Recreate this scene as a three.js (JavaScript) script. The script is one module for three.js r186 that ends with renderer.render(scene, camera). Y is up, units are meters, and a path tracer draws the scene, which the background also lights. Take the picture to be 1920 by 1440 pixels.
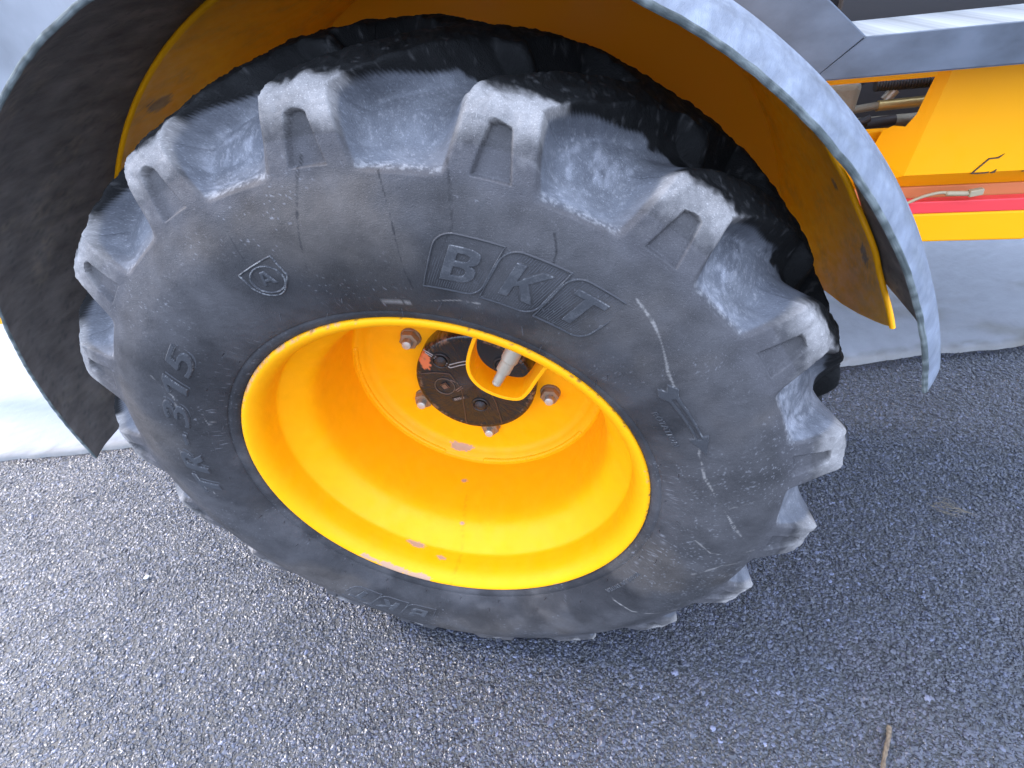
import * as THREE from 'three';
import { mergeGeometries, toCreasedNormals } from 'three/addons/utils/BufferGeometryUtils.js';
import { RoundedBoxGeometry } from 'three/addons/geometries/RoundedBoxGeometry.js';

// ---------------------------------------------------------------- camera, sky, sun, exposure
const YC = 0.53;                                   // height of the wheel's axle above the asphalt
const scene = new THREE.Scene();
const camera = new THREE.PerspectiveCamera(76.5, 4 / 3, 0.02, 60);
{
  const m = new THREE.Matrix4().makeBasis(
    new THREE.Vector3(0.98268526, -0.1031343, -0.15392532),
    new THREE.Vector3(-0.02185751, 0.76043024, -0.6490517),
    new THREE.Vector3(0.18398896, 0.64117796, 0.74500932));
  camera.quaternion.setFromRotationMatrix(m);
  camera.position.set(0.24, YC + 0.5883, 0.4372);
}
const SKY = 1.35;
{
  const w = 64, h = 32, d = new Float32Array(w * h * 4);
  for (let j = 0; j < h; j++) for (let i = 0; i < w; i++) {
    const e = ((j + .5) / h - .5) * Math.PI, t = Math.max(0, Math.sin(e));
    let c = [0.78 + .06 * t, 0.97 + .05 * t, 1.36 + .06 * t].map(v => v * SKY);
    if (e < 0) c = [.22, .22, .23];
    d.set([...c, 1], (j * w + i) * 4);
  }
  const sky = new THREE.DataTexture(d, w, h, THREE.RGBAFormat, THREE.FloatType);
  sky.mapping = THREE.EquirectangularReflectionMapping; sky.magFilter = THREE.LinearFilter; sky.needsUpdate = true;
  scene.background = sky; scene.environment = sky; 
}
const sun = new THREE.DirectionalLight(0xfff2e6, 2.0);
sun.position.set(-4.3, 4.2, -.25); sun.castShadow = true; sun.shadow.radius = 24;
sun.shadow.mapSize.set(2048, 2048);
Object.assign(sun.shadow.camera, { left: -3, right: 3, top: 3, bottom: -3, near: .1, far: 14 });
scene.add(sun);
const EXPOSURE = 2.9;

// ---------------------------------------------------------------- helpers
let seed = 7;
const rnd = () => { seed = (seed * 1664525 + 1013904223) >>> 0; return seed / 4294967296; };
const R2 = Math.PI / 180, sat = x => x < 0 ? 0 : x > 1 ? 1 : x;
const sstep = (a, b, x) => { const t = sat((x - a) / (b - a)); return t * t * (3 - 2 * t); };
const mix = (a, b, t) => a + (b - a) * t, mix3 = (a, b, t) => [mix(a[0], b[0], t), mix(a[1], b[1], t), mix(a[2], b[2], t)];
const HT = new Float32Array(65536); for (let i = 0; i < 65536; i++) HT[i] = rnd();
const hash = (x, y, z) => HT[(Math.imul(x, 73856093) ^ Math.imul(y, 19349663) ^ Math.imul(z, 83492791)) & 65535];
function noise(x, y, z = 0) {
  const X = Math.floor(x), Y = Math.floor(y), Z = Math.floor(z); let u = x - X, v = y - Y, w = z - Z;
  u = u * u * (3 - 2 * u); v = v * v * (3 - 2 * v); w = w * w * (3 - 2 * w);
  const a = mix(mix(hash(X, Y, Z), hash(X + 1, Y, Z), u), mix(hash(X, Y + 1, Z), hash(X + 1, Y + 1, Z), u), v);
  if (w === 0) return a;
  return mix(a, mix(mix(hash(X, Y, Z + 1), hash(X + 1, Y, Z + 1), u), mix(hash(X, Y + 1, Z + 1), hash(X + 1, Y + 1, Z + 1), u), v), w);
}
const fbm = (x, y, z = 0, n = 4) => { let s = 0, a = .5, t = 0; for (let i = 0; i < n; i++) { s += a * noise(x, y, z); t += a; x = x * 2.03 + 11.3; y = y * 2.03 + 5.7; z = z * 2.03 + 3.1; a *= .5; } return s / t; };
const lerpTab = (tab, x) => { if (x <= tab[0][0]) return tab[0][1]; for (let i = 1; i < tab.length; i++) if (x <= tab[i][0]) return mix(tab[i - 1][1], tab[i][1], (x - tab[i - 1][0]) / (tab[i][0] - tab[i - 1][0])); return tab[tab.length - 1][1]; };
const smoothTab = (tab, x) => { if (x <= tab[0][0]) return tab[0][1]; for (let i = 1; i < tab.length; i++) if (x <= tab[i][0]) return mix(tab[i - 1][1], tab[i][1], sstep(0, 1, (x - tab[i - 1][0]) / (tab[i][0] - tab[i - 1][0]))); return tab[tab.length - 1][1]; };

const taken = {};
const numbered = n => { const k = taken[n] = (taken[n] ?? -1) + 1; return k ? `${n}_${String(k).padStart(3, '0')}` : n; };
function mesh(name, geo, mat, parent = scene) {
  const m = new THREE.Mesh(geo, mat); m.name = numbered(name); m.castShadow = m.receiveShadow = true; parent.add(m); return m;
}
function tag(o, label, category, extra = {}) { o.userData = { label, category, ...extra }; return o; }

/** indexed grid surface; f(i, j) -> {p:[x,y,z], c:[r,g,b]?, uv:[u,v]?} */
function grid(nu, nv, f, closedU = false) {
  const n = (nu + 1) * (nv + 1), P = new Float32Array(n * 3), UV = new Float32Array(n * 2); let C = null;
  for (let j = 0, k = 0; j <= nv; j++) for (let i = 0; i <= nu; i++, k++) {
    const q = f(i, j); P.set(q.p, k * 3); if (q.uv) UV.set(q.uv, k * 2);
    if (q.c) { C ??= new Float32Array(n * 3); C.set(q.c, k * 3); }
  }
  const I = new Uint32Array(nu * nv * 6); let t = 0;
  for (let j = 0; j < nv; j++) for (let i = 0; i < nu; i++) {
    const a = j * (nu + 1) + i, b = a + 1, c = a + nu + 1, d = c + 1;
    I[t++] = a; I[t++] = b; I[t++] = d; I[t++] = a; I[t++] = d; I[t++] = c;
  }
  const g = new THREE.BufferGeometry();
  g.setAttribute('position', new THREE.BufferAttribute(P, 3)); g.setAttribute('uv', new THREE.BufferAttribute(UV, 2));
  if (C) g.setAttribute('color', new THREE.BufferAttribute(C, 3));
  g.setIndex(new THREE.BufferAttribute(I, 1)); g.computeVertexNormals();
  if (closedU) {                                        // weld the normals across the seam
    const N = g.attributes.normal;
    for (let j = 0; j <= nv; j++) {
      const a = j * (nu + 1), b = a + nu, v = new THREE.Vector3(N.getX(a) + N.getX(b), N.getY(a) + N.getY(b), N.getZ(a) + N.getZ(b)).normalize();
      N.setXYZ(a, v.x, v.y, v.z); N.setXYZ(b, v.x, v.y, v.z);
    }
  }
  return g;
}
/** point on the wheel: angle clockwise from the top as seen by the viewer, radius, z */
const W = (a, r, z) => [r * Math.sin(a), YC + r * Math.cos(a), z];
/** surface of revolution about the axle; profile [[r,z],...] densely sampled, paint(a,r,z) -> colour */
function resample(pts, step) {
  const c = new THREE.CatmullRomCurve3(pts.map(p => new THREE.Vector3(p[0], p[1], 0)), false, 'centripetal');
  const n = Math.max(2, Math.ceil(c.getLength() / step)); return c.getSpacedPoints(n).map(p => [p.x, p.y]);
}
function revolve(prof, segs, paint, wob) {
  let L = 0; const S = prof.map((p, i) => (L += i ? Math.hypot(p[0] - prof[i - 1][0], p[1] - prof[i - 1][1]) : 0));
  return grid(segs, prof.length - 1, (i, j) => {
    const a = -i / segs * 2 * Math.PI, [r, z] = prof[j]; const dr = wob ? wob(a, r, z) : 0;
    return { p: W(a, r + dr, z), uv: [i / segs * 8, S[j] * 4], c: paint && paint(a, r, z) };
  }, true);
}
const wrapA = a => { a = (a + Math.PI) % (2 * Math.PI); return (a < 0 ? a + 2 * Math.PI : a) - Math.PI; };

// ---------------------------------------------------------------- textures
function dataTex(n, f, srgb = false, rep = [1, 1]) {
  const d = new Uint8Array(n * n * 4);
  for (let j = 0; j < n; j++) for (let i = 0; i < n; i++) { const v = f(i / n, j / n); const o = (j * n + i) * 4; for (let k = 0; k < 3; k++) d[o + k] = 255 * sat(Array.isArray(v) ? v[k] : v); d[o + 3] = 255; }
  const t = new THREE.DataTexture(d, n, n); t.wrapS = t.wrapT = THREE.RepeatWrapping; t.magFilter = THREE.LinearFilter; t.repeat.set(...rep);
  if (srgb) t.colorSpace = THREE.SRGBColorSpace; t.needsUpdate = true; return t;
}
// tileable noise on a torus-like lattice
const tn = (u, v, f, s = 0) => { const x = u * f, y = v * f, X = Math.floor(x), Y = Math.floor(y); let a = x - X, b = y - Y; a = a * a * (3 - 2 * a); b = b * b * (3 - 2 * b); const h = (i, j) => hash(((X + i) % f) + s * 131, ((Y + j) % f) + s * 57, 9 + s); return mix(mix(h(0, 0), h(1, 0), a), mix(h(0, 1), h(1, 1), a), b); };
const tfbm = (u, v, f, n, s = 0) => { let r = 0, a = .5, t = 0; for (let i = 0; i < n; i++) { r += a * tn(u, v, f, s + i); t += a; f *= 2; a *= .55; } return r / t; };
const scratchTex = (() => {                                       // fine cracks and scratches, tileable
  const n = 1024, a = new Float32Array(n * n).fill(.5);
  for (let k = 0; k < 900; k++) {
    let x = rnd() * n, y = rnd() * n, an = rnd() * 6.28, len = 6 + rnd() * rnd() * 90, s = rnd() < .5 ? -.35 : .3;
    for (let t = 0; t < len; t++) { x += Math.cos(an); y += Math.sin(an); an += (rnd() - .5) * .25; const i = ((x | 0) % n + n) % n, j = ((y | 0) % n + n) % n; a[j * n + i] += s * (1 - t / len); }
  }
  return (u, v) => a[Math.min(n - 1, v * n | 0) * n + Math.min(n - 1, u * n | 0)];
})();
const rubberBump = dataTex(1024, (u, v) => .5 + (tfbm(u, v, 24, 5) - .5) * .55 + (tn(u, v, 400, 5) - .5) * .25 + (scratchTex(u, v) - .5) * .5);
const rubberMap = dataTex(1024, (u, v) => {
  const m = tfbm(u, v, 8, 6, 2), g = tn(u, v, 512, 3), sp = Math.pow(tn(u, v, 340, 4), 14) * 1.6, sc = scratchTex(u, v) - .5;
  const b = .66 + (m - .5) * .5 + (g - .5) * .16 + sp * .8 + sc * .35; return [b, b, b];
});
const rubberRough = dataTex(512, (u, v) => .72 + (tfbm(u, v, 12, 5, 7) - .5) * .5);
const paintBump = dataTex(512, (u, v) => .5 + (tfbm(u, v, 20, 4, 3) - .5) * .8);
const paintRough = dataTex(512, (u, v) => .5 + (tfbm(u, v, 10, 5, 11) - .5) * .45 + (scratchTex(u, v) - .5) * .3);
const plateMap = dataTex(512, (u, v) => { const b = .78 + (tfbm(u, v, 5, 6, 4) - .5) * .9 + (scratchTex(u, v) - .5) * .25; return [b * .98, b, b]; });

const plateFine = plateMap.clone(); plateFine.repeat.set(3.5, 6); plateFine.needsUpdate = true;
// ---------------------------------------------------------------- materials
const std = o => new THREE.MeshStandardMaterial(o);
const YEL = [0.88, 0.365, 0.002];
const M = {
  rubber: new THREE.MeshPhysicalMaterial({ specularIntensity: .4, vertexColors: true, map: rubberMap, roughness: 1, roughnessMap: rubberRough, bumpMap: rubberBump, bumpScale: .0012 }),
  emboss: std({ vertexColors: true, roughness: .8, bumpMap: rubberBump, bumpScale: .0006 }),
  yellowV: new THREE.MeshPhysicalMaterial({ vertexColors: true, roughness: .95, roughnessMap: paintRough, bumpMap: paintBump, bumpScale: .0002, specularIntensity: .35 }),
  yellow: new THREE.MeshPhysicalMaterial({ color: new THREE.Color().setRGB(...YEL), roughness: .95, roughnessMap: paintRough, bumpMap: paintBump, bumpScale: .0002, specularIntensity: .35 }),
  black: std({ vertexColors: true, roughness: .24, bumpMap: paintBump, bumpScale: .0012 }),
  nut: std({ color: new THREE.Color().setRGB(.30, .20, .12), metalness: .5, roughness: .5, bumpMap: paintBump, bumpScale: .0006 }),
  stud: std({ color: new THREE.Color().setRGB(.52, .48, .40), metalness: .45, roughness: .45 }),
  valve: std({ color: new THREE.Color().setRGB(.40, .34, .25), metalness: .35, roughness: .5 }),
  flap: std({ vertexColors: true, roughness: .85, bumpMap: rubberBump, bumpScale: .0012, map: plateMap }),
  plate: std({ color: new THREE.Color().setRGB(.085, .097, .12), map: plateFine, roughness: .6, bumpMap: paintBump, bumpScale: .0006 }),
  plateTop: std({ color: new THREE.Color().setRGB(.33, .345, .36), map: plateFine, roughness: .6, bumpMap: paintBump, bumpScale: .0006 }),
  red: std({ color: new THREE.Color().setRGB(.70, .040, .045), roughness: .45 }),
  dullRed: std({ color: new THREE.Color().setRGB(.45, .13, .035), roughness: .6 }),
  ink: std({ color: new THREE.Color().setRGB(.06, .03, .01), roughness: .6 }),
  dark: std({ color: new THREE.Color().setRGB(.025, .022, .022), roughness: .6 }),
  machine: std({ color: new THREE.Color().setRGB(.22, .18, .12), metalness: .3, roughness: .55, bumpMap: paintBump, bumpScale: .001 }),
  brass: std({ color: new THREE.Color().setRGB(.55, .40, .16), metalness: .6, roughness: .4 }),
  cable: std({ color: new THREE.Color().setRGB(.32, .26, .16), roughness: .6 }),
};

// ================================================================ GROUND
const edgeZ = x => -.779 - .2145 * x + (fbm(x * 9, 3.3, 0, 6) - .5) * .045;
{
  // asphalt: one sheet to the horizon
  const xs = [], zs = []; const NX = 420, NZ = 200;
  const g = grid(NX, NZ, (i, j) => {
    const tx = i / NX * 2 - 1, tz = j / NZ * 2 - 1;
    const x = 2.2 * tx + 38 * tx ** 9, z = .1 + 1.5 * tz + 38 * tz ** 9;
    const y = -.004 + (fbm(x * 5, z * 5, 1, 3) - .5) * .006;
    const k = .010 + .014 * fbm(x * 60, z * 60, 4, 3);
    return { p: [x, y, -z], c: [k, k * 1.01, k * 1.06], uv: [x * 4, z * 4] };
  });
  const bump = dataTex(1024, (u, v) => tfbm(u, v, 60, 4, 1));
  const m = mesh('asphalt', g, new THREE.MeshPhysicalMaterial({ vertexColors: true, roughness: .5, clearcoat: .15, clearcoatRoughness: .4, bumpMap: bump, bumpScale: .004 }));
  m.userData = { kind: 'structure', label: 'dark damp asphalt in front of and under the tyre' };

  // aggregate: the stones that show in the asphalt's surface
  const shapes = [0, 1, 2].map(k => {
    const s = new THREE.IcosahedronGeometry(1, 1), p = s.attributes.position;
    for (let i = 0; i < p.count; i++) {
      const v = new THREE.Vector3().fromBufferAttribute(p, i), q = 1 + (hash(Math.round(v.x * 50) + 99, Math.round(v.y * 50) + 31 * k, Math.round(v.z * 50)) - .5) * .55;
      p.setXYZ(i, v.x * q, v.y * q, v.z * q);
    }
    s.computeVertexNormals(); return s;
  });
  const per = [[], [], []], cols = [[], [], []];
  const dummy = new THREE.Object3D();
  const put = (x, z) => {
    if (-z > -edgeZ(x) - .004) return;
    const big = rnd(), sz = .0016 + .0023 * big * big + (rnd() < .03 ? .0015 : 0);
    const k = (rnd() * 3) | 0;
    dummy.position.set(x, -.004 + (fbm(x * 5, -z * 5, 1, 3) - .5) * .006 + sz * (-.30 + .40 * rnd()), z);
    // worn flat in streaks, rougher between them
    const s1 = .79 * z + .6 * x, s2 = .79 * x - .6 * z, tilt = mix(.75, .22, sstep(.46, .60, fbm(s1 * 26, s2 * 11, 2, 6)));
    dummy.rotation.set((rnd() - .5) * tilt, rnd() * 6.28, (rnd() - .5) * tilt);
    dummy.scale.set(sz * (1 + .8 * rnd()), sz * (.42 + .33 * rnd()), sz * (.8 + .5 * rnd())); dummy.updateMatrix();
    per[k].push(...dummy.matrix.elements);
    let l = .008 + .036 * Math.pow(rnd(), 2.3) + (rnd() < .03 ? .08 * rnd() : 0);
    const br = sstep(.5, .7, fbm(x * 5 + 50, z * 5, 7, 4)) * .22 * sstep(.1, .7, x);
    const bl = 1.55; cols[k].push(l * (.90 + br * .6), l * (1.0 - br * .05), l * (bl - br * .7));
  };
  const N = 420000;
  for (let i = 0; i < N; i++) {
    const x = -2.0 + 3.9 * rnd(), z = -1.25 + 1.85 * rnd();
    const lim = x < 0 ? .47 + .05 : .50 - .25 * x;             // what the frame can show, and a margin
    if (z > lim) continue;
    put(x, z);
  }
  per.forEach((a, k) => {
    const n = a.length / 16, im = new THREE.InstancedMesh(shapes[k], new THREE.MeshPhysicalMaterial({ roughness: .46, clearcoat: .42, clearcoatRoughness: .25 }), n);
    im.instanceMatrix.array.set(a); const c = new THREE.Color();
    for (let i = 0; i < n; i++) im.setColorAt(i, c.setRGB(cols[k][i * 3], cols[k][i * 3 + 1], cols[k][i * 3 + 2]));
    im.name = numbered('asphalt_aggregate'); im.castShadow = im.receiveShadow = true; scene.add(im);
    im.userData = { kind: 'stuff', label: ['fine dark stone chips bound in the asphalt surface', 'mixed grey stone chips bound in the asphalt surface', 'coarse pale and dark stone chips in the asphalt surface'][k], category: 'gravel' };
  });

  // concrete pavement beyond the ragged joint
  const cg = grid(500, 120, (i, j) => {
    const tx = i / 500 * 2 - 1, x = 2.4 * tx + 36 * tx ** 9, t = j / 120, z0 = edgeZ(x);
    let z, y;
    if (j === 0) { z = z0 + .003; y = -.02; } else if (j === 1) { z = z0; y = .008 + .004 * fbm(x * 30, 1, 2, 2); }
    else { const s = (j - 1) / 119; z = z0 - .006 - (1.6 * s + 34 * s ** 6); y = .013 + (fbm(x * 20, z * 20, 3, 3) - .5) * .002; }
    const f0 = fbm(x * 11, z * 11, 2, 3);
    const stain = fbm(x * 3 + 4, z * 6, 6, 5), f = fbm(x * 30, z * 40, 5, 3);
    const crack = sstep(.012, .0, Math.abs(fbm(x * 2.2 + 7, z * 3.1, 8, 4) - .5)) * .4, dirt = sat(sstep(.45, .75, stain) * (.12 + .9 * sstep(.8, 1.5, x)) + crack * f0);
    const edge = sstep(.05, .0, Math.abs(z - z0) + (f - .5) * .04);
    let c = mix3([.245, .252, .27], [.145, .132, .112], Math.min(1, dirt * .8 + edge * .7));
    c = c.map(v => v * (.88 + .24 * f));
    return { p: [x, y, z], c, uv: [x * 2, z * 2] };
  });
  const cm = mesh('concrete_pavement', cg, std({ vertexColors: true, roughness: .8, bumpMap: rubberBump, bumpScale: .003 }));
  cm.userData = { kind: 'structure', label: 'pale concrete slab behind the asphalt, its edge broken' };
}

// ================================================================ THE VEHICLE
const vehicle = new THREE.Group(); vehicle.name = 'construction_vehicle'; scene.add(vehicle);
tag(vehicle, 'yellow construction vehicle with a worn lugged tyre on a yellow rim under a grey-lipped mudguard', 'construction vehicle');
const wheel = new THREE.Group(); wheel.name = 'wheel'; vehicle.add(wheel);

// ---------------------------------------------------------------- tyre
const LUGS = 18, A0 = -2.75 * R2, PITCH = 20 * R2, ZC = -.165;
// control points: u, high r, high z, low r, low z
const CP = [
  [.303, -.016, .303, -.016], [.3075, -.002, .3075, -.002], [.3115, .0055, .3115, .0055], [.318, .0092, .318, .0092], [.3225, .0095, .3225, .0095],
  [.3255, .0125, .3255, .0125], [.345, .0215, .345, .0215], [.37, .0285, .37, .0285], [.40, .0315, .40, .0315], [.43, .0305, .43, .0305], [.455, .0232, .455, .0232], [.469, .0182, .469, .0182],
  [.480, .0158, .4745, .0075], [.500, .0108, .480, .001], [.520, .0045, .489, -.011], [.5305, .000, .500, -.025], [.5365, -.006, .508, -.039],
  [.5415, -.016, .5145, -.052], [.548, -.036, .5205, -.07], [.554, -.065, .526, -.092], [.560, -.10, .5295, -.115], [.5645, -.14, .5315, -.145], [.566, -.165, .532, -.165]];
const tyreRows = (() => {
  const n = CP.length - 1, hi = new THREE.CatmullRomCurve3(CP.map(c => new THREE.Vector3(c[0], c[1], 0)), false, 'catmullrom', .5), lo = new THREE.CatmullRomCurve3(CP.map(c => new THREE.Vector3(c[2], c[3], 0)), false, 'catmullrom', .5);
  const out = [], add = (u, far) => { const h = hi.getPoint(u / n), l = lo.getPoint(u / n); const w = far ? (2 * ZC) : 0, s = far ? -1 : 1; out.push({ u: far ? 2 * n - u : u, hr: h.x, hz: w + s * h.y, lr: l.x, lz: w + s * l.y }); };
  const seg = (u0, u1, k, far) => { for (let i = 0; i < k; i++) add(mix(u0, u1, i / k), far); };
  seg(0, 6, 26); seg(6, 11, 92); seg(11, 12, 14); seg(12, 17, 52); seg(17, 22, 50);
  seg(22, 17, 40, true); seg(17, 11, 24, true); seg(11, 0, 18, true); add(0, true);
  return out;
})();
function tyreSide(r) {                                          // z of the near sidewall at radius r
  for (let i = 1; i < tyreRows.length; i++) { const a = tyreRows[i - 1], b = tyreRows[i]; if (a.hr <= r && b.hr >= r) return mix(a.hz, b.hz, (r - a.hr) / (b.hr - a.hr)); if (a.u > 16) break; }
  return 0;
}
function lugMask(a, hr, hz) {
  let m = 0, info = null;
  for (const side of [0, 1]) {
    const z = side ? 2 * ZC - hz : hz, r = hr;
    const t = sat((-.004 - z) / .235), t2 = (-.004 - z) / .235;
    if (t2 > 1.12) continue;
    const sweep = (30 * Math.pow(Math.max(0, Math.min(t2, 1.1)), 1.06)) * R2;
    const base = A0 + (side ? PITCH / 2 : 0) + sweep;
    const q = Math.round((a - base) / PITCH), id = ((q % LUGS) + LUGS) % LUGS, d0 = a - base - q * PITCH;
    const cs = mix(1, .74, sstep(.008, -.03, z));
    let d = d0 * r * cs; d += (fbm(a * 22, z * 40, side * 9, 2) - .5) * .005;
    const w = z > -.004 ? lerpTab([[.469, .042], [.50, .0365], [.533, .0320], [.54, .030]], r) : mix(.030, .024, sstep(0, .5, t));
    let soft = d < 0 ? mix(.034, .040, t) : mix(.026, .052, sstep(0, .25, t)), wt = sat((Math.abs(d) - w + .002) / soft);
    wt = 1.12 * wt * wt / (wt + .12); let e = Math.pow(1 - sat(wt), 2.1) * mix(1, .985, sstep(0, .15, wt));
    e *= 1 - sstep(.93, 1.03, t2 + (Math.abs(d) / w) ** 2 * .06);
    if (e > m) { m = e; info = { side, id, d, w, t, z, q }; }
  }
  return [m, info];
}
const pocket = (d, r) => {                                       // trapezoid recess on each lug's foot, >0 inside
  const h = (r - .477) / .043, hw = mix(.0180, .0090, sat(h));
  const ex = hw - Math.abs(d), er = Math.min(r - .477, .520 - r - .35 * Math.max(0, Math.abs(d) - hw * .35));
  return Math.min(ex, er);
};
{
  const NT = 2100, rows = tyreRows, ARC = []; rows.forEach((o, j) => ARC.push(j ? ARC[j - 1] + Math.hypot(o.hr - rows[j - 1].hr, o.hz - rows[j - 1].hz) * 1.15 : 0));
  const PALE = [.30, .29, .28], DARK = [.022, .022, .024];
  const LINES = [
    { c: PALE, w: .0010, k: .8, p: [[64, .39], [68.8, .378], [75.6, .376], [83, .39], [91, .417], [98.7, .457]] }, { c: PALE, w: .0010, k: .8, p: [[97, .375], [100.2, .402], [100.1, .428], [98.9, .462]] },
    { c: PALE, w: .0011, k: .5, p: [[85.4, .398], [83.1, .434]] }, { c: DARK, w: .0011, k: .7, p: [[-3.6, .486], [-5.6, .441], [-7.5, .399], [-8, .388]] },
    { c: DARK, w: .0011, k: .8, p: [[5.1, .474], [6.4, .437], [7.2, .385], [8.1, .362]] }, { c: PALE, w: .0011, k: .8, p: [[38, .437], [41.8, .429], [45.1, .418], [49.4, .401], [54, .392]] },
    { c: PALE, w: .0011, k: .7, p: [[-4, .337], [.3, .34], [6.2, .339], [15.5, .356], [19, .359]] }, { c: PALE, w: .0015, k: .8, p: [[133, .357], [132.7, .405], [128.8, .446], [126, .461]] },
    { c: DARK, w: .0011, k: .8, p: [[25.5, .453], [26.5, .44], [26.8, .424]] }, { c: DARK, w: .0011, k: .6, p: [[-16.3, .45], [-16.7, .41], [-17.4, .39]] }, { c: DARK, w: .0011, k: .6, p: [[12.5, .488], [13.9, .435], [12.7, .41]] },
    { c: PALE, w: .0015, k: .9, p: [[-66, .345], [-62, .352]] }, { c: PALE, w: .0011, k: .8, p: [[-65.5, .339], [-61.5, .344]] }, { c: PALE, w: .0011, k: .7, p: [[-86, .42], [-87.4, .414], [-90.9, .388], [-93, .386]] },
    { c: PALE, w: .0011, k: .6, p: [[-54.6, .413], [-58.3, .385], [-61.5, .382]] }, { c: PALE, w: .0018, k: .5, p: [[110, .40], [104, .43], [103, .46]] }];
  const g = grid(NT, rows.length - 1, (i, j) => {
    const a = -i / NT * 2 * Math.PI, o = rows[j];
    const [m, f] = o.u > 11 && o.u < 33 ? lugMask(a, o.hr, o.hz) : [1, null];
    let r = mix(o.lr, o.hr, m), z = mix(o.lz, o.hz, m);
    const ca = Math.cos(a), sa = Math.sin(a), P3 = (k, s = 0) => fbm(sa * r * k + 31 + s, ca * r * k + 17, z * k + 9, 4);
    const near = o.u < 22, foot = near && o.u > 11.4 && o.u < 17.5;
    let pk = 0;
    if (foot && f && f.side === 0 && o.hz > -.006) { const pd = pocket(f.d - (fbm(a * 22, f.z * 40, 0, 2) - .5) * .005, o.hr); pk = sstep(-.0006, .0016, pd); z -= .0056 * pk; r -= .0012 * pk; }
    // wear: chunked, rounded lug edges and rough contact faces; noise is taken on the design surface, so walls stay smooth
    const hx = sa * o.hr, hy = ca * o.hr, Q = (k, s = 0) => fbm(hx * k + 31 + s, hy * k + 17, o.hz * k + 9, 4);
    const rough = Q(140) - .5, flatTop = sstep(.8, 1, m), floor = sstep(.35, .05, m), calm = Math.max(flatTop, floor);
    if (o.u > 14 && o.u < 30) { const worn = flatTop * ((Q(50, 5) - .5) * .007 + rough * .003) + floor * (Q(24, 8) - .5) * .004; r += worn; if (near) z += worn * .5; }
    else if (near && o.u > 6) z += (Q(22) - .5) * .0014 + (Q(110, 3) - .5) * .0007 * sstep(.42, .6, Q(9, 60));
    if (near && o.u > 5) z += .006 * sstep(.2, .02, W(a, r, z)[1]) * sstep(.33, .42, o.hr) * sstep(.535, .50, o.hr);
    // flat where the tyre bears on the ground
    let [x, y, zz] = W(a, r, z); if (y < .001) y = .001 + .0005 * rough;
    // -------- colour of the matter: bare rubber, weathering bloom, chalky dust
    const n1 = Q(9), n2 = Q(38, 2), n3 = Q(160, 4), n4 = Q(420, 6);
    let c = mix3([.058, .058, .062], [.088, .087, .092], sstep(.3, .7, n1));
    if (near && o.u <= 13) {
      const brown = sstep(.48, .68, Q(7, 40)); c = mix3(c, [.125, .108, .092], brown * .45);
      const damp = sstep(.52, .60, Q(8, 90)) * sstep(.42, .37, o.hr + (n2 - .5) * .05); c = mix3(c, [.030, .030, .033], damp * .6);
      const deg = wrapA(-a) * -180 / Math.PI, low = sstep(50, 80, deg) * sstep(150, 120, deg);
      const sp = sstep(.71 - .04 * low, .75 - .04 * low, n4) * sstep(.45 - .1 * low, .7 - .1 * low, Q(12, 70)); c = mix3(c, [.30, .31, .34], sp * .55);
      c = mix3(c, [.13, .13, .145], sstep(.455, .475, o.hr + (n2 - .5) * .03) * .35);
      for (const l of LINES) for (let k = 1; k < l.p.length; k++) {
        const A = l.p[k - 1], B = l.p[k]; if (Math.min(A[1], B[1]) - .01 > o.hr || Math.max(A[1], B[1]) + .01 < o.hr) continue;
        const da = wrapA(a - A[0] * R2) * o.hr, dr = o.hr - A[1], bx = (B[0] - A[0]) * R2 * o.hr, by = B[1] - A[1], tt = sat((da * bx + dr * by) / (bx * bx + by * by));
        const ds = Math.hypot(da - bx * tt, dr - by * tt) + (n2 - .5) * .005; if (Math.abs(ds) < l.w) c = mix3(c, l.c, sstep(l.w, l.w * .3, Math.abs(ds)) * l.k * sstep(.3, .5, n3));
      }
    }
    if (o.u > 11 && near) {
      const white = [.37, .36, .355], chalk = [.20, .212, .238];
      // hollow floor
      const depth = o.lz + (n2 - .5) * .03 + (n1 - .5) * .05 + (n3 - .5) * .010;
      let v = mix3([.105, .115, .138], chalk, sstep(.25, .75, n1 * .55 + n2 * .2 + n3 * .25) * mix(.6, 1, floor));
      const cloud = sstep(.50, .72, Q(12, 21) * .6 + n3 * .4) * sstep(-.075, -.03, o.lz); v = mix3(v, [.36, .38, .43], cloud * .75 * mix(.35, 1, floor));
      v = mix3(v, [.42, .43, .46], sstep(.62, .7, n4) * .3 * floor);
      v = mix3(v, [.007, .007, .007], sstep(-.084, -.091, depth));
      v = mix3(c, v, sstep(11.3, 12.4, o.u));
      // lug: pale towards the tip of its foot, bare and black on the contact face
      const tip = sat(sstep(.495, .536, r) * 1.0 + (n2 - .5) * .9 + (n3 - .5) * .6);
      let t = mix3(c, white, (1 - pk * .85) * tip * sstep(11.7, 13, o.u));
      const bare = sstep(-.007, -.019, o.hz + (Q(30, 77) - .5) * .024 + (n3 - .5) * .009);
      t = mix3(t, mix3([.006, .006, .006], [.055, .055, .056], sstep(.64, .74, n3) * .8), bare);
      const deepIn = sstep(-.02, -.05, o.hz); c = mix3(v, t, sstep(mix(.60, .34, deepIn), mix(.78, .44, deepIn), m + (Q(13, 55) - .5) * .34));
      // the crumbly pale rim of each hollow
      const rim = sstep(.55, .15, Math.abs(o.u - 11.8)) * (1 - sstep(.5, .9, m));
      c = mix3(c, [.50, .51, .53], sat(rim) * sstep(.42, .66, n3 * .4 + n4 * .6) * .42);
    } else if (!near) c = o.u < 33 ? mix3([.007, .007, .007], [.05, .05, .05], sstep(.66, .76, n3)) : c;
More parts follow.
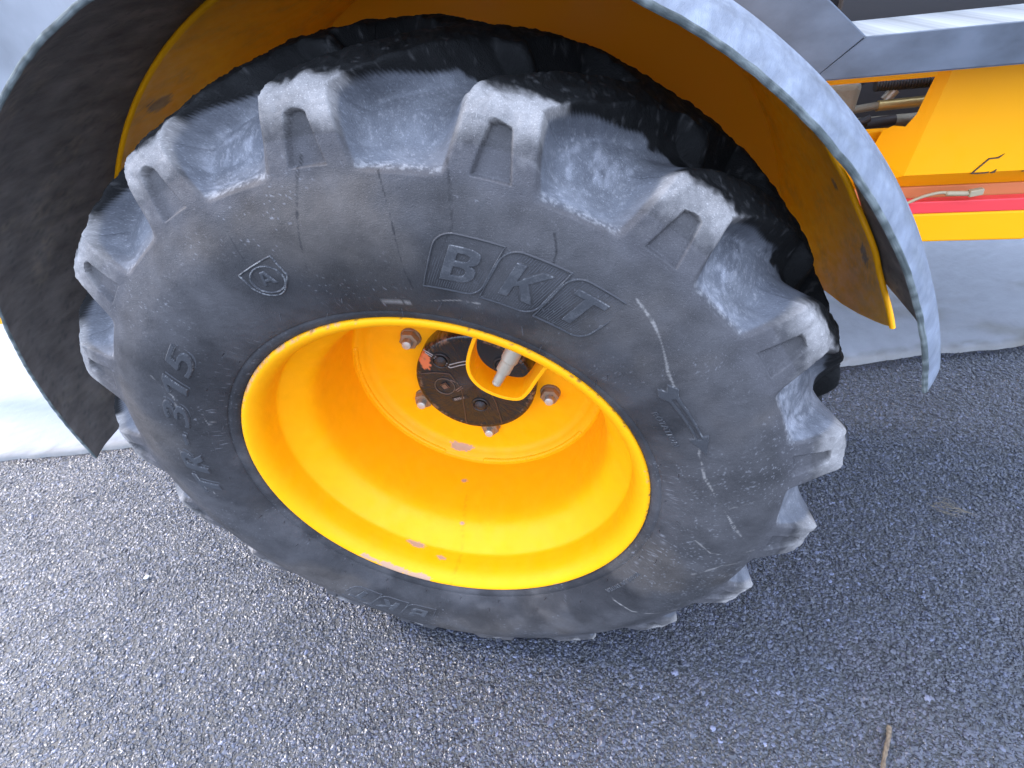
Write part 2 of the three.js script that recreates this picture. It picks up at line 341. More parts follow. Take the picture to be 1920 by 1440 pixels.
    return { p: [x, y, zz], c: [c[0] * .98, c[1] * .93, c[2] * .88], uv: [i / NT * 11, ARC[j] / .27] };
  }, true);
  const ty = mesh('tyre', g, M.rubber, wheel);
  ty.userData = { label: 'worn black rubber tyre with deep slanted lugs and pale dusty hollows' };
}

// ---------------------------------------------------------------- raised marks moulded on the sidewall
function canvas(w, h, draw) { const c = document.createElement('canvas'); c.width = w; c.height = h; const x = c.getContext('2d'); x.fillStyle = '#000'; x.fillRect(0, 0, w, h); draw(x, w, h); const d = x.getImageData(0, 0, w, h).data; return (u, v) => { const fx = sat(u) * (w - 1), fy = sat(1 - v) * (h - 1), X = Math.min(w - 2, fx | 0), Y = Math.min(h - 2, fy | 0), a = fx - X, b = fy - Y, g = (i, j) => d[((Y + j) * w + X + i) * 4]; return mix(mix(g(0, 0), g(1, 0), a), mix(g(0, 1), g(1, 1), a), b) / 255; }; }
function moulding(name, a0, a1, r0, r1, height, draw, nu, nv, label) {
  const H = canvas(nu * 2, nv * 2, draw);
  const g = grid(nu, nv, (i, j) => {
    const u = i / nu, v = j / nv, a = mix(a0, a1, u) * R2, r = mix(r0, r1, v);
    const edge = Math.min(u, 1 - u, v, 1 - v), h = H(u, v), up = edge < .012 ? -.0016 : mix(-.0013, height, h) ;
    const n = fbm(a * 60, r * 120, 2, 4), n3 = fbm(a * 400, r * 900, 2, 2);
    const e = sstep(.55, .7, h) * sstep(1, .8, h);
    let c = mix3([.034, .034, .037], [.054, .054, .058], n); c = mix3(c, [.026, .026, .028], sstep(.5, .8, h) * .6); c = mix3(c, [.20, .195, .19], e * sstep(.4, .65, n * .5 + n3 * .5));
    return { p: W(a, r, tyreSide(r) + up), c, uv: [u * 3, v] };
  });
  // the grid runs clockwise, so turn its faces to the viewer
  const I = g.index.array; for (let k = 0; k < I.length; k += 3) { const t = I[k + 1]; I[k + 1] = I[k + 2]; I[k + 2] = t; } g.computeVertexNormals();
  const N = g.attributes.normal; if (N.getZ(N.count >> 1) < 0) { for (let k = 0; k < I.length; k += 3) { const t = I[k + 1]; I[k + 1] = I[k + 2]; I[k + 2] = t; } g.computeVertexNormals(); }
  const m = mesh(name, g, M.emboss, wheel); if (label) m.userData = { label }; return m;
}
function brandTiles(x, w, h) {
  const tw = w / 3.22, H = h * .94, y0 = h * .03, sl = w * .075;
  const tile = (k, letter) => {
    const X = w * .015 + k * (tw * 1.0), rr = h * .30;
    const path = ins => { const a = [X + sl + ins, y0 + ins], b = [X + sl + tw - ins * 1.2, y0 + ins], c = [X + tw - ins, y0 + H - ins], d = [X + ins * 1.2, y0 + H - ins]; x.beginPath(); x.moveTo((a[0] + b[0]) / 2, a[1]); x.lineTo(b[0], b[1]); x.arcTo(c[0], c[1], d[0], d[1], rr - ins); x.lineTo(d[0], d[1]); x.arcTo(a[0], a[1], b[0], b[1], rr - ins); x.closePath(); };
    x.fillStyle = '#fff'; path(0); x.fill(); x.fillStyle = '#000'; path(h * .022); x.fill();
    x.save(); path(h * .04); x.clip(); x.strokeStyle = '#7c7c7c'; x.lineWidth = h * .016;
    for (let q = -h; q < tw + 2 * h; q += h * .036) { x.beginPath(); x.moveTo(X + q, y0 + H); x.lineTo(X + q + h * .28, y0); x.stroke(); }
    x.restore();
    x.save(); x.translate(X + tw / 2 + sl / 2, y0 + H / 2); x.transform(1, 0, -.22, 1, 0, 0); x.font = `bold ${h * .80}px sans-serif`; x.textAlign = 'center'; x.textBaseline = 'middle';
    x.scale(1.18, 1); x.lineWidth = h * .055; x.strokeStyle = '#000'; x.lineJoin = 'round'; x.strokeText(letter, 0, 0); x.fillStyle = '#f4f4f4'; x.fillText(letter, 0, 0); x.restore();
  };
  tile(0, 'B'); tile(1, 'K'); tile(2, 'T');
}
moulding('brand_lettering', 9.4, 37.6, .3655, .4315, .0017, brandTiles, 420, 150, 'raised letters BKT on three hatched tiles');
moulding('brand_lettering', 191.5, 219.5, .3655, .4315, .0017, brandTiles, 300, 110, 'raised letters BKT on tiles at the bottom of the tyre');
function italicText(s, sp = 1, hatch = true) {
  return (x, w, h) => {
    const n = s.length;
    for (let k = 0; k < n; k++) {
      const draw = (dx, dy, col, ow) => { x.save(); x.translate((k + .55) * w / (n + .1) + dx, h * .52 + dy); x.transform(1, 0, -.30, 1, 0, 0); x.font = `bold ${h * .92}px sans-serif`; x.textAlign = 'center'; x.textBaseline = 'middle'; x.scale(sp, 1); if (ow) { x.strokeStyle = col; x.lineWidth = ow; x.lineJoin = 'round'; x.strokeText(s[k], 0, 0); } else { x.fillStyle = col; x.fillText(s[k], 0, 0); } x.restore(); };
      draw(h * .08, h * .05, '#8a8a8a', 0); draw(0, 0, '#000', h * .09); draw(0, 0, '#fff', 0);
    }
  };
}
moulding('size_lettering', -93.5, -42, .360, .408, .0019, italicText('TR-315', 1.25), 360, 80, 'raised model lettering TR-315');
moulding('emblem', -20.5, -11.0, 0.366, .412, .0016, (x, w, h) => {
  x.strokeStyle = '#ddd'; x.lineWidth = h * .035; x.fillStyle = '#666';
  x.beginPath(); x.moveTo(w * .12, h * .22); x.lineTo(w * .86, h * .06); x.lineTo(w * .92, h * .55); x.quadraticCurveTo(w * .7, h * .96, w * .5, h * .95); x.quadraticCurveTo(w * .25, h * .92, w * .15, h * .6); x.closePath(); x.stroke();
  x.beginPath(); x.ellipse(w * .53, h * .54, w * .31, h * .33, 0, 0, 7); x.fill(); x.stroke();
  x.fillStyle = '#fff'; x.font = `bold ${h * .46}px sans-serif`; x.textAlign = 'center'; x.textBaseline = 'middle'; x.fillText('A', w * .53, h * .5);
}, 110, 100, 'round emblem with the letter A');
moulding('rotation_arrow', 51, 70, .370, .400, .0018, (x, w, h) => {
  x.fillStyle = '#fff'; x.beginPath(); x.moveTo(w * .03, h * .30); x.lineTo(w * .12, h * .1); x.lineTo(w * .2, h * .3); x.lineTo(w * .72, h * .36); x.lineTo(w * .72, h * .12); x.lineTo(w * .97, h * .5); x.lineTo(w * .72, h * .88); x.lineTo(w * .72, h * .64); x.lineTo(w * .2, h * .7); x.lineTo(w * .12, h * .9); x.lineTo(w * .03, h * .7); x.lineTo(w * .09, h * .5); x.closePath(); x.fill();
  x.fillStyle = '#000'; x.fillRect(w * .2, h * .44, w * .55, h * .12);
}, 150, 50, 'raised arrow showing the turning direction');
const smallText = s => (x, w, h) => { x.fillStyle = '#fff'; x.font = `bold ${h * .78}px sans-serif`; x.textAlign = 'center'; x.textBaseline = 'middle'; x.save(); x.translate(w / 2, h / 2); const tw = x.measureText(s).width; x.scale(w * .94 / tw, 1); x.fillText(s, 0, 0); x.restore(); };
moulding('small_lettering', 56, 67, .3495, .3625, .0009, smallText('ROTATION'), 140, 30);
moulding('small_lettering', 118, 133, .338, .350, .0009, smallText('MADE IN INDIA'), 160, 30);
// vent hairs left by the mould
{
  const geo = new THREE.CylinderGeometry(.0003, .0006, 1, 6); geo.translate(0, .5, 0);
  for (const [r, n, o] of [[.3285, 26, .05], [.347, 22, .2]]) for (let k = 0; k < n; k++) {
    const a = o + k / n * 2 * Math.PI + (rnd() - .5) * .06, h = mesh('vent_hair', geo, M.dark, wheel);
    h.position.set(...W(a, r, tyreSide(r) - .0005)); h.scale.set(1, .005 + .006 * rnd(), 1);
    h.quaternion.setFromUnitVectors(new THREE.Vector3(0, 1, 0), new THREE.Vector3((rnd() - .5) * .8 - Math.sin(a) * .3, (rnd() - .5) * .8 - Math.cos(a) * .3, .7).normalize());
  }
}

// ---------------------------------------------------------------- rim
const ROW = (a, deg, w) => Math.abs(wrapA(a - deg * R2)) * 180 / Math.PI < w;
function paintYellow(extra) {
  return (a, r, z) => {
    const x = r * Math.sin(a), y = r * Math.cos(a), n = fbm(x * 60 + 9, y * 60, z * 60, 4), n2 = fbm(x * 250, y * 250, z * 250 + 5, 3);
    let c = YEL.map(v => v * (.95 + .1 * n)); 
    return extra ? extra(c, a, r, z, n, n2) : c;
  };
}
const bare = [.42, .25, .15], rust = [.34, .14, .05];
const spots = [[180 + 24, .286, -.052, .026, .008], [180 + 14, .286, -.038, .015, .005], [180 + 21, .3055, .004, .04, .006], [180 + 30, .306, .003, .035, .005], [180 + 12, .246, -.20, .012, .008], [180 + 40, .3065, .002, .03, .004], [180 + 8, .246, -.10, .006, .005]];
const barrelPaint = paintYellow((c, a, r, z, n, n2) => {
  for (const [d, sr, sz, la, lz] of spots) {
    const da = wrapA(a - d * R2) * r, q = (da / la) ** 2 + ((z - sz) / lz) ** 2 + (n - .5) * 2.2 + (n2 - .5) * 1.2;
    if (q < .55) c = mix3(c, bare, sstep(.55, .4, q));
  }
  // dried water run below the weld and a few nicks along the flange
  const run = Math.abs(wrapA(a - (187.5 + 1.2 * Math.sin(z * 30)) * R2) * r) + (n - .5) * .006; c = mix3(c, [.55, .22, .004], sstep(.006, .001, run) * sstep(-.19, -.16, z) * .35 * sstep(.35, .6, n2));
  c = mix3(c, [.16, .08, .03], sstep(.70, .76, fbm(a * 60, z * 300, 5, 3)) * sstep(.3045, .306, r) * .8);
  // rusty flange edge at the upper left
  const deg = wrapA(a) * 180 / Math.PI, lip = sstep(.303, .3055, r) * sstep(-.012, 0, z);
  const k = lip * sstep(.60, .72, n * .6 + n2 * .4 + .24 * sstep(30, 8, Math.abs(deg + 38)) - .04);
  c = mix3(c, n2 > .55 ? bare : rust, k * .85);
  return c;
});
{
  const prof = resample([[.304, -.014], [.3085, -.003], [.3082, .0025], [.3045, .0050], [.2995, .0035], [.2950, -.0005], [.2905, -.0075], [.2875, -.0165], [.2862, -.028], [.2862, -.045], [.2858, -.0565], [.2835, -.0605], [.2770, -.0680], [.2660, -.0800], [.2560, -.0925], [.2500, -.1045], [.2470, -.1200], [.2462, -.15], [.2460, -.22], [.2460, -.268], [.2460, -.33], [.285, -.345], [.304, -.35]], .0022);
  const m = mesh('rim', revolve(prof, 720, barrelPaint), M.yellowV, wheel); m.userData = { label: 'yellow painted deep rim with chipped and rusty flange' };
  const disc = resample([[.2462, -.254], [.2430, -.2605], [.2380, -.2630], [.2325, -.2680], [.2265, -.2755], [.2190, -.2805], [.205, -.2825], [.16, -.2825], [.10, -.2825]], .002);
  // weld bead runs only part of the way round
  const wob = (a, r, z) => 0;
  const dg = revolve(disc, 480, paintYellow((c, a, r, z, n, n2) => {
    const d = wrapA(a - 199 * R2) * r, q = (d / .032) ** 2 + ((r - .226) / .009) ** 2 + (n - .5) * 1.6 + (n2 - .5);
    return q < .6 ? mix3(c, bare, sstep(.6, .45, q)) : c;
  }));
  mesh('rim_disc', dg, M.yellowV, wheel);
  for (const [b0, b1] of [[-72, 205 - 360], [124, 186]]) {                // weld beads
    const lo = Math.min(b0, b1), hi = Math.max(b0, b1);
    const bead = grid(260, 10, (i, j) => { const a = mix(hi, lo, i / 260) * R2, t = j / 10 * 2 * Math.PI, e = sstep(0, .02, i / 260) * sstep(1, .98, i / 260), q = (.0062 + .0002 * Math.sin(i * 1.1) + .0005 * noise(i * .35, 3)) * e; return { p: W(a, .2432 + q * Math.cos(t), -.2640 + q * Math.sin(t)), c: YEL, uv: [i / 20, j / 10] }; });
    mesh('weld_bead', bead, M.yellowV, wheel);
  }
}
// hub
{
  const hubPaint = (a, r, z) => {
    const x = r * Math.sin(a), y = r * Math.cos(a), n = fbm(x * 50, y * 50, 3, 4), n2 = fbm(x * 300, y * 300, 1, 3);
    let c = mix3([.008, .007, .0065], [.020, .0155, .013], n);
    const ch = Math.hypot(x + .088, (y - .058) * .5); if (ch + (n2 - .5) * .012 < .010 && z > -.25) c = [.55, .14, .05];
    if (r > .105 && sstep(.55, .7, n2 * .5 + n * .5) > 0) c = mix3(c, [.16, .09, .05], sstep(.55, .7, n2 * .5 + n * .5));
    return c;
  };
  const prof = resample([[.1175, -.287], [.117, -.26], [.1155, -.2455], [.113, -.2415], [.107, -.240], [.10, -.2405], [.07, -.2405], [.03, -.2400], [.001, -.2400]], .003);
  const radial = revolve(prof, 240, hubPaint); 
  mesh('hub', radial, M.black, wheel).userData = { label: 'black painted hub face with chipped edge' };
  const HZ = -.2402, at = (x, y, z = HZ) => [x, YC + y, z];
  const dome = (x, y) => { const g = mergeGeometries([new THREE.SphereGeometry(.0125, 28, 14, 0, 6.2832, 0, 1.25).rotateX(Math.PI / 2).scale(1, 1, .62), new THREE.TorusGeometry(.0155, .0022, 8, 36)]); g.setAttribute('color', new THREE.BufferAttribute(new Float32Array(g.attributes.position.count * 3).fill(.016), 3)); const m = mesh('hub_bolt', g, M.black, wheel); m.position.set(...at(x, y, HZ + .0005)); };
  return_hub: { dome(-.056, .058); dome(.004, -.050); dome(.060, .050); }
  const col = (g, c) => { const n = g.attributes.position.count, a = new Float32Array(n * 3); for (let i = 0; i < n; i++) a.set(c, i * 3); g.setAttribute('color', new THREE.BufferAttribute(a, 3)); return g; };
  { // drain plug with a square socket
    const sh = new THREE.Shape(); sh.absarc(0, 0, .0175, 0, 6.2832); const ho = new THREE.Path(); const q = .0068; ho.moveTo(-q, -q); ho.lineTo(-q, q); ho.lineTo(q, q); ho.lineTo(q, -q); sh.holes.push(ho);
    const g = col(new THREE.ExtrudeGeometry(sh, { depth: .003, bevelEnabled: true, bevelSize: .001, bevelThickness: .001, bevelSegments: 2, curveSegments: 36 }), [.03, .022, .018]);
    const m = mesh('drain_plug', g, M.black, wheel); m.position.set(...at(-.060, -.004)); m.rotation.z = .45;
    const b = mesh('plug_socket', col(new THREE.BoxGeometry(.0135, .0135, .0008), [.22, .10, .05]), M.black, wheel); b.position.set(...at(-.060, -.004, HZ + .0004)); b.rotation.z = .45;
    const ring = mesh('plug_ring', col(new THREE.TorusGeometry(.0195, .0012, 8, 40), [.10, .07, .05]), M.black, wheel); ring.position.set(...at(-.060, -.004, HZ + .0006));
  }
  const rib = (pts, w, c, name) => { const g = new THREE.TubeGeometry(new THREE.CatmullRomCurve3(pts.map(p => new THREE.Vector3(...at(p[0], p[1], HZ + .0002))), false, 'catmullrom', .05), 60, w, 8); mesh(name, col(g, c), M.black, wheel); };
  rib([[-.084, .084], [-.062, .066], [-.041, .049], [-.022, .055], [.0, .060]], .0011, [.35, .32, .29], 'cast_line');
  rib([[-.082, .077], [-.060, .059], [-.040, .042], [-.021, .048], [.002, .053]], .0011, [.35, .32, .29], 'cast_line');
  rib([[-.108, .026], [-.07, .030], [-.045, .027], [-.028, -.010], [-.033, -.10]], .0016, [.06, .035, .022], 'cast_rib');
  rib([[.030, -.022], [.036, -.045], [.042, -.10]], .0016, [.06, .035, .022], 'cast_rib');
  rib([[-.046, .012], [-.032, .004]], .0011, [.14, .10, .08], 'cast_mark'); rib([[-.040, -.014], [-.026, -.003]], .0011, [.2, .12, .08], 'cast_mark'); rib([[-.037, -.017], [-.023, -.006]], .0011, [.14, .08, .05], 'cast_mark');
  // stamped number beside the plug
  const tex = document.createElement('canvas'); tex.width = 256; tex.height = 64; const cx = tex.getContext('2d'); cx.fillStyle = '#1d1512'; cx.fillRect(0, 0, 256, 64); cx.fillStyle = '#b7aaa0'; cx.font = 'bold 46px monospace'; cx.fillText('ZL12-B', 30, 48);
  const ct = new THREE.CanvasTexture(tex); ct.colorSpace = THREE.SRGBColorSpace;
  const st = mesh('stamped_number', new THREE.PlaneGeometry(.034, .0085), std({ map: ct, roughness: .5 }), wheel); st.position.set(...at(-.035, -.034, HZ + .0008)); st.rotation.z = .32;
}
// wheel nuts and studs
{
  const hex = new THREE.Shape(); for (let k = 0; k < 6; k++) hex[k ? 'lineTo' : 'moveTo'](.0172 * Math.cos(k * Math.PI / 3), .0172 * Math.sin(k * Math.PI / 3)); hex.closePath();
  const nutG = toCreasedNormals(mergeGeometries([new THREE.ExtrudeGeometry(hex, { depth: .014, bevelEnabled: true, bevelSize: .0012, bevelThickness: .0012, bevelSegments: 2 }), new THREE.CylinderGeometry(.0195, .0205, .004, 40).rotateX(Math.PI / 2).toNonIndexed()]), .5);
  const pts = []; for (let k = 0; k <= 40; k++) pts.push(new THREE.Vector2(.0088 + (k % 2 ? .0006 : -.0003), k / 40 * .026)); pts.push(new THREE.Vector2(.0078, .0282), new THREE.Vector2(.0002, .0286));
  const studG = new THREE.LatheGeometry(pts, 28).rotateX(Math.PI / 2);
  [-56, 2, 62, 110, 178, -119].forEach((d, k) => {
    const n = mesh('wheel_nut', nutG, M.nut, wheel); n.position.set(...W(d * R2, .1465, -.2805)); n.rotation.z = k * .7;
    const s = mesh('wheel_stud', studG, M.stud, wheel); s.position.set(...W(d * R2, .1465, -.2800));
  });
}
// valve and its bent guard strip
{
  const c = new THREE.CatmullRomCurve3([[.088, .245], [.066, .214], [.048, .166], [.050, .143], [.060, .126], [.075, .114], [.100, .104], [.118, .104], [.130, .116], [.146, .142], [.168, .172], [.190, .182]].map(p => new THREE.Vector3(p[0], p[1], 0)), false, 'centripetal');
  const P = c.getSpacedPoints(120), T = .0056, D = .048, Z0 = -.092;
  const loop = [[0, 0], [-.0006, .0006], [-.0006, T - .0006], [0, T], [0, T]].map(v => v);
  const rect = [[-T / 2, 0], [-T / 2 + .0008, .0008], [T / 2 - .0008, .0008], [T / 2, 0], [T / 2, -D], [-T / 2, -D], [-T / 2, 0]];
  const g = grid(120, rect.length - 1, (i, j) => { const a = P[Math.max(0, i - 1)], b = P[Math.min(120, i + 1)], t = new THREE.Vector2(b.x - a.x, b.y - a.y).normalize(); const [n, z] = rect[j]; return { p: [P[i].x - t.y * n, YC + P[i].y + t.x * n, Z0 + z], uv: [i / 20, j], c: YEL }; });
  const gg = toCreasedNormals(g.toNonIndexed(), .6);
  mesh('valve_guard', gg, M.yellowV, wheel).userData = { label: 'bent yellow strip guarding the valve' };
  const pr = [[.0001, 0], [.0048, .0005], [.0056, .002], [.0056, .0045], [.0050, .006]];
  for (let k = 0; k < 10; k++) pr.push([.0056 + (k % 2 ? .0005 : 0), .0075 + k * .0018]);
  pr.push([.0058, .0262], [.0072, .0275], [.0072, .046], [.0080, .0475]); for (let k = 0; k < 18; k++) pr.push([.0080 + (k % 2 ? .0006 : 0), .0485 + k * .0018]); pr.push([.0085, .09], [.0085, .125]);
  const vg = new THREE.LatheGeometry(pr.map(p => new THREE.Vector2(p[0] * (p[1] < .0265 ? 1.25 : 1.5), p[1])), 32), v = mesh('valve', vg, M.valve, wheel);
  const tip = new THREE.Vector3(.0835, YC + .1265, -.098), base = new THREE.Vector3(.145, YC + .235, -.112);
  v.position.copy(tip); v.quaternion.setFromUnitVectors(new THREE.Vector3(0, 1, 0), base.clone().sub(tip).normalize());
}

// ---------------------------------------------------------------- mudguard
const zEdge = d => smoothTab([[-50, -.215], [40, -.215], [53, -.262], [58, -.240], [66, -.200], [74, -.158]], d);
{
  const NA = 300, NZ = 90, T = .007, RI = .633;
  const endA = z => lerpTab([[-.72, 85], [-.60, 84.2], [-.50, 82.6], [-.42, 81], [-.34, 79], [-.28, 77], [-.225, 74.8], [-.18, 72.8], [-.145, 71]], z);
  const sheet = (rad, flip) => grid(NA, NZ, (i, j) => {
    const t = j / NZ, d0 = mix(-56, 70, i / NA); let z = mix(zEdge(d0), -.722, t); const d = mix(-56, endA(z), i / NA); z = mix(zEdge(d), -.722, t);
    const a = d * R2, p = W(a, rad, z), n = fbm(d * .9, z * 30, 2, 5), n2 = fbm(d * 4, z * 160, 4, 3);
    let c = YEL.map(v => v * (.92 + .16 * n));
    if (rad === RI) {
      const film = sstep(.45, .75, fbm(d * .35 + 3, z * 14, 1, 5)) * .35; c = mix3(c, [.36, .20, .06], film * sstep(.25, .6, n2));
      for (const [sd, sz, la, lz] of [[-38, -.262, .016, .028], [66.5, -.235, .022, .013], [59, -.30, .010, .012]]) { const q = ((d - sd) * R2 * RI / la) ** 2 + ((z - sz) / lz) ** 2 + (n2 - .5) * 1.4; if (q < .9) c = mix3(c, [.10, .095, .085], sstep(.9, .5, q) * .85); }
    }
    return { p, c, uv: [i / 20, t * 3] };
  });
  const inner = sheet(RI), outer = sheet(RI + T);
  // rolled edge strips close the sheet: along the near side and round the end
  const strip = (f, n) => grid(n, 6, (i, j) => { const k = j / 6 * Math.PI, [d, z, nz] = f(i / n); return { p: W(d * R2, RI + T / 2 - Math.cos(k) * T / 2, z + Math.sin(k) * T / 2 * nz), c: YEL, uv: [i / 20, j / 6] }; });
  const e1 = strip(t => { const d = mix(-56, 73, t); return [d, zEdge(d), 1]; }, 200);
  const e2 = strip(t => { const z = mix(-.162, -.722, t); return [endA(z), z, 0]; }, 60);
  mesh('mudguard', mergeGeometries([inner, outer, e1, e2]), M.yellowV, vehicle).userData = { label: 'yellow steel mudguard arched over the tyre' };
}
{
  const NA = 320, T = .0055, G = [[0, 1], [.012, .74], [.03, .42], [.07, .11], [.12, 0], [.3, 0]];
  const rIn = (d, q) => { const re = .610 - .012 * Math.sin(d * R2) + .016 * Math.cos(d * R2), rb = .6435; return rb - (rb - re) * smoothTab2(q); };
  function smoothTab2(q) { return lerpTab(G, q); }
  const prof = []; for (let k = 0; k <= 44; k++) prof.push(k / 44 * .25);
  const d0 = -88, d1 = 69.3;
  const paint = (d, q, outside, edge) => {
    const n = fbm(d * .5, q * 30, 4, 5), n2 = fbm(d * 3, q * 160, 7, 4), n3 = fbm(d * 9, q * 420, 2, 2);
    if (edge) { return mix3([.20, .22, .21], [.08, .095, .09], sstep(.3, .7, fbm(d * 7, 2, 3, 3))); }
    if (outside) { let c = mix3([.150, .165, .20], [.19, .207, .245], n); c = mix3(c, [.28, .30, .33], sstep(.5, .8, n3) * .35); c = mix3(c, [.13, .14, .155], sstep(.55, .72, fbm(d * .35, q * 60, 12, 5)) * sstep(10, 45, d) * .7); return mix3(c, [.16, .17, .20], sstep(.6, .75, n2) * .25); }
    let c = mix3([.15, .125, .11], [.25, .212, .185], n);
    const mud = sstep(.56, .75, fbm(d * .22 + 7, q * 22, 9, 5)) * sstep(.4, .65, n2); c = mix3(c, [.30, .24, .18], mud * .75);
    if (d > 58) c = mix3(c, [.30, .24, .15], sstep(60, 66, d + (n2 - .5) * 10) * sstep(.12, .06, q) * .8);
    return mix3(c, [.12, .11, .10], sstep(.72, .78, n3) * .7);
  };
  const sh = (off, outside) => grid(NA, prof.length - 1, (i, j) => { const d = mix(d0, d1, i / NA), q = prof[j] + .003, z = -prof[j], jit = (fbm(d * .8, 3, 1, 3) - .5) * .0012; return { p: W(d * R2, rIn(d, prof[j]) + off + (j < 4 ? jit : 0), z), c: paint(d, q, outside), uv: [i / 16, prof[j] * 5] }; });
  const lip = grid(NA, 6, (i, j) => { const d = mix(d0, d1, i / NA), k = j / 6 * Math.PI, jit = (fbm(d * .8, 3, 1, 3) - .5) * .0012, cut = (noise(d * 3, 8) - .5) * .0012; return { p: W(d * R2, rIn(d, 0) + T / 2 - Math.cos(k) * T / 2 + jit, .0018 * Math.sin(k) + cut * Math.sin(k)), c: paint(d, 0, false, true), uv: [i / 16, j / 6] }; });
  const ends = [d0, d1].map((d, e) => grid(prof.length - 1, 4, (i, j) => ({ p: W((d + (e ? .18 : -.18) * Math.sin(j / 4 * Math.PI)) * R2, rIn(d, prof[i]) + T * j / 4, -prof[i]), c: paint(d, .01, false, true), uv: [i / 9, j / 4] })));
  const inn = sh(0, false), outr = sh(T, true);
  const f = mesh('mudguard_flap', mergeGeometries([inn, outr, lip, ...ends]), M.flap, vehicle);
  f.userData = { label: 'thick grey rubber lip along the mudguard, dark and muddy underneath' };
}

// ---------------------------------------------------------------- body beside and behind the wheel
const V = (x, y, z) => new THREE.Vector3(x, y + YC, z);
function prism(name, pts, z0, z1, mat, bevel = .003, parent = vehicle) {          // polygon in x,y (axle-relative) extruded from z1 up to z0 (front)
  const s = new THREE.Shape(pts.map(p => new THREE.Vector2(...p)));
  const g = new THREE.ExtrudeGeometry(s, { depth: z0 - z1 - 2 * bevel, bevelEnabled: bevel > 0, bevelSize: bevel, bevelOffset: -bevel, bevelThickness: bevel, bevelSegments: 3 });
  g.translate(0, YC, z1 + bevel); return mesh(name, g, mat, parent);
}
function facets(name, polys, mat, parent = vehicle) {                             // flat plates from corner lists, each with its thickness behind
  const gs = polys.map(q => {
    const v = q.map(p => V(...p)), n = v[1].clone().sub(v[0]).cross(v[2].clone().sub(v[0])).normalize(); if (n.z < 0) n.negate();
    const b = v.map(p => p.clone().addScaledVector(n, -.003)), P = [], U = [];
    const tri = (a, c, d) => { for (const w of [a, c, d]) { P.push(w.x, w.y, w.z); U.push(w.x * 4, w.y * 4); } };
    for (let k = 1; k + 1 < v.length; k++) { tri(v[0], v[k], v[k + 1]); tri(b[0], b[k + 1], b[k]); }
    for (let k = 0; k < v.length; k++) { const m = (k + 1) % v.length; tri(v[k], b[k], b[m]); tri(v[k], b[m], v[m]); }
    const g = new THREE.BufferGeometry(); g.setAttribute('position', new THREE.Float32BufferAttribute(P, 3)); g.setAttribute('uv', new THREE.Float32BufferAttribute(U, 2)); g.computeVertexNormals(); return g;
  });
  return mesh(name, mergeGeometries(gs), mat, parent);
}
// inner wall closing the wheel arch
prism('inner_wall', Array.from({ length: 60 }, (_, k) => { const d = mix(-96, 96, k / 59) * R2; return [.6365 * Math.sin(d), .6365 * Math.cos(d)]; }), -.722, -.74, M.yellow, .002).userData = { label: 'yellow wall behind the wheel arch' };
// stub axle and casing behind the wheel
{
  const g = new THREE.CylinderGeometry(.10, .13, .42, 48).rotateX(Math.PI / 2); const m = mesh('axle_casing', g, M.dark, vehicle); m.position.set(0, YC, -.50);
}
// step beam and its sloping bracket
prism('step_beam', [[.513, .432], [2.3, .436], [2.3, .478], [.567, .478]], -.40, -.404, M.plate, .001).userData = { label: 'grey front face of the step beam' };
{
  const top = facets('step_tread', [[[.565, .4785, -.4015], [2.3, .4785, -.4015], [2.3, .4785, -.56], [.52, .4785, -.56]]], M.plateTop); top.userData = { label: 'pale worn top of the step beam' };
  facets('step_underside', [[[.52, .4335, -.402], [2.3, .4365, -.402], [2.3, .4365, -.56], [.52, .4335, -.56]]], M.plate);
  prism('step_bracket', [[.505, .432], [.512, .432], [.566, .479], [.40, .607], [.25, .73], [.1, .73], [.1, .66], [.25, .616], [.35, .564], [.45, .488]], -.398, -.43, M.plate, .002).userData = { label: 'grey sloping bracket joined to the step beam' };
}
// frame rail above the opening
prism('frame_rail', [[.545, .4035], [2.3, .4020], [2.3, .4325], [.545, .4325]], -.508, -.53, M.yellow, .003);
// machinery inside the opening
{
  const inside = new THREE.Group(); inside.name = 'engine_bay'; vehicle.add(inside);
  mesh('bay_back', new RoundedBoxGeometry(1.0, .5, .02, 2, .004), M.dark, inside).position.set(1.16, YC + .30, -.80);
  const b = mesh('cylinder_block', new RoundedBoxGeometry(.085, .060, .10, 4, .016), M.machine, inside); b.position.set(.620, YC + .362, -.64);
  const rod = (x0, y0, x1, y1, z, r, m, n) => { const d = new THREE.Vector3(x1 - x0, y1 - y0, 0), g = new THREE.CylinderGeometry(r, r, d.length(), 20); const o = mesh(n, g, m, inside); o.position.set((x0 + x1) / 2, YC + (y0 + y1) / 2, z); o.quaternion.setFromUnitVectors(new THREE.Vector3(0, 1, 0), d.normalize()); };
  rod(.60, .334, .712, .345, -.62, .0065, M.machine, 'pipe'); rod(.704, .344, .80, .347, -.62, .0085, M.brass, 'pipe_fitting');
  rod(.60, .298, .69, .330, -.60, .006, M.dark, 'hose'); rod(.66, .352, .70, .392, -.66, .005, M.dark, 'hose'); rod(.69, .318, .735, .322, -.61, .009, M.dark, 'hose'); rod(.60, .300, .80, .305, -.66, .014, M.machine, 'pipe');
  rod(.718, .350, .728, .366, -.63, .009, M.stud, 'bracket_pin'); rod(.77, .305, .80, .33, -.58, .009, M.brass, 'pipe_fitting');
  const h = []; for (let k = 0; k <= 220; k++) h.push(new THREE.Vector3(.69 + k / 220 * .14, YC + .377 + .009 * Math.cos(k * .9), -.62 + .009 * Math.sin(k * .9)));
  mesh('coil_hose', new THREE.TubeGeometry(new THREE.CatmullRomCurve3(h), 440, .0016, 6), M.dark, inside);
  const core = mesh('hose_core', new THREE.CylinderGeometry(.0085, .0085, .14, 16).rotateZ(Math.PI / 2), M.dark, inside); core.position.set(.76, YC + .377, -.62);
}
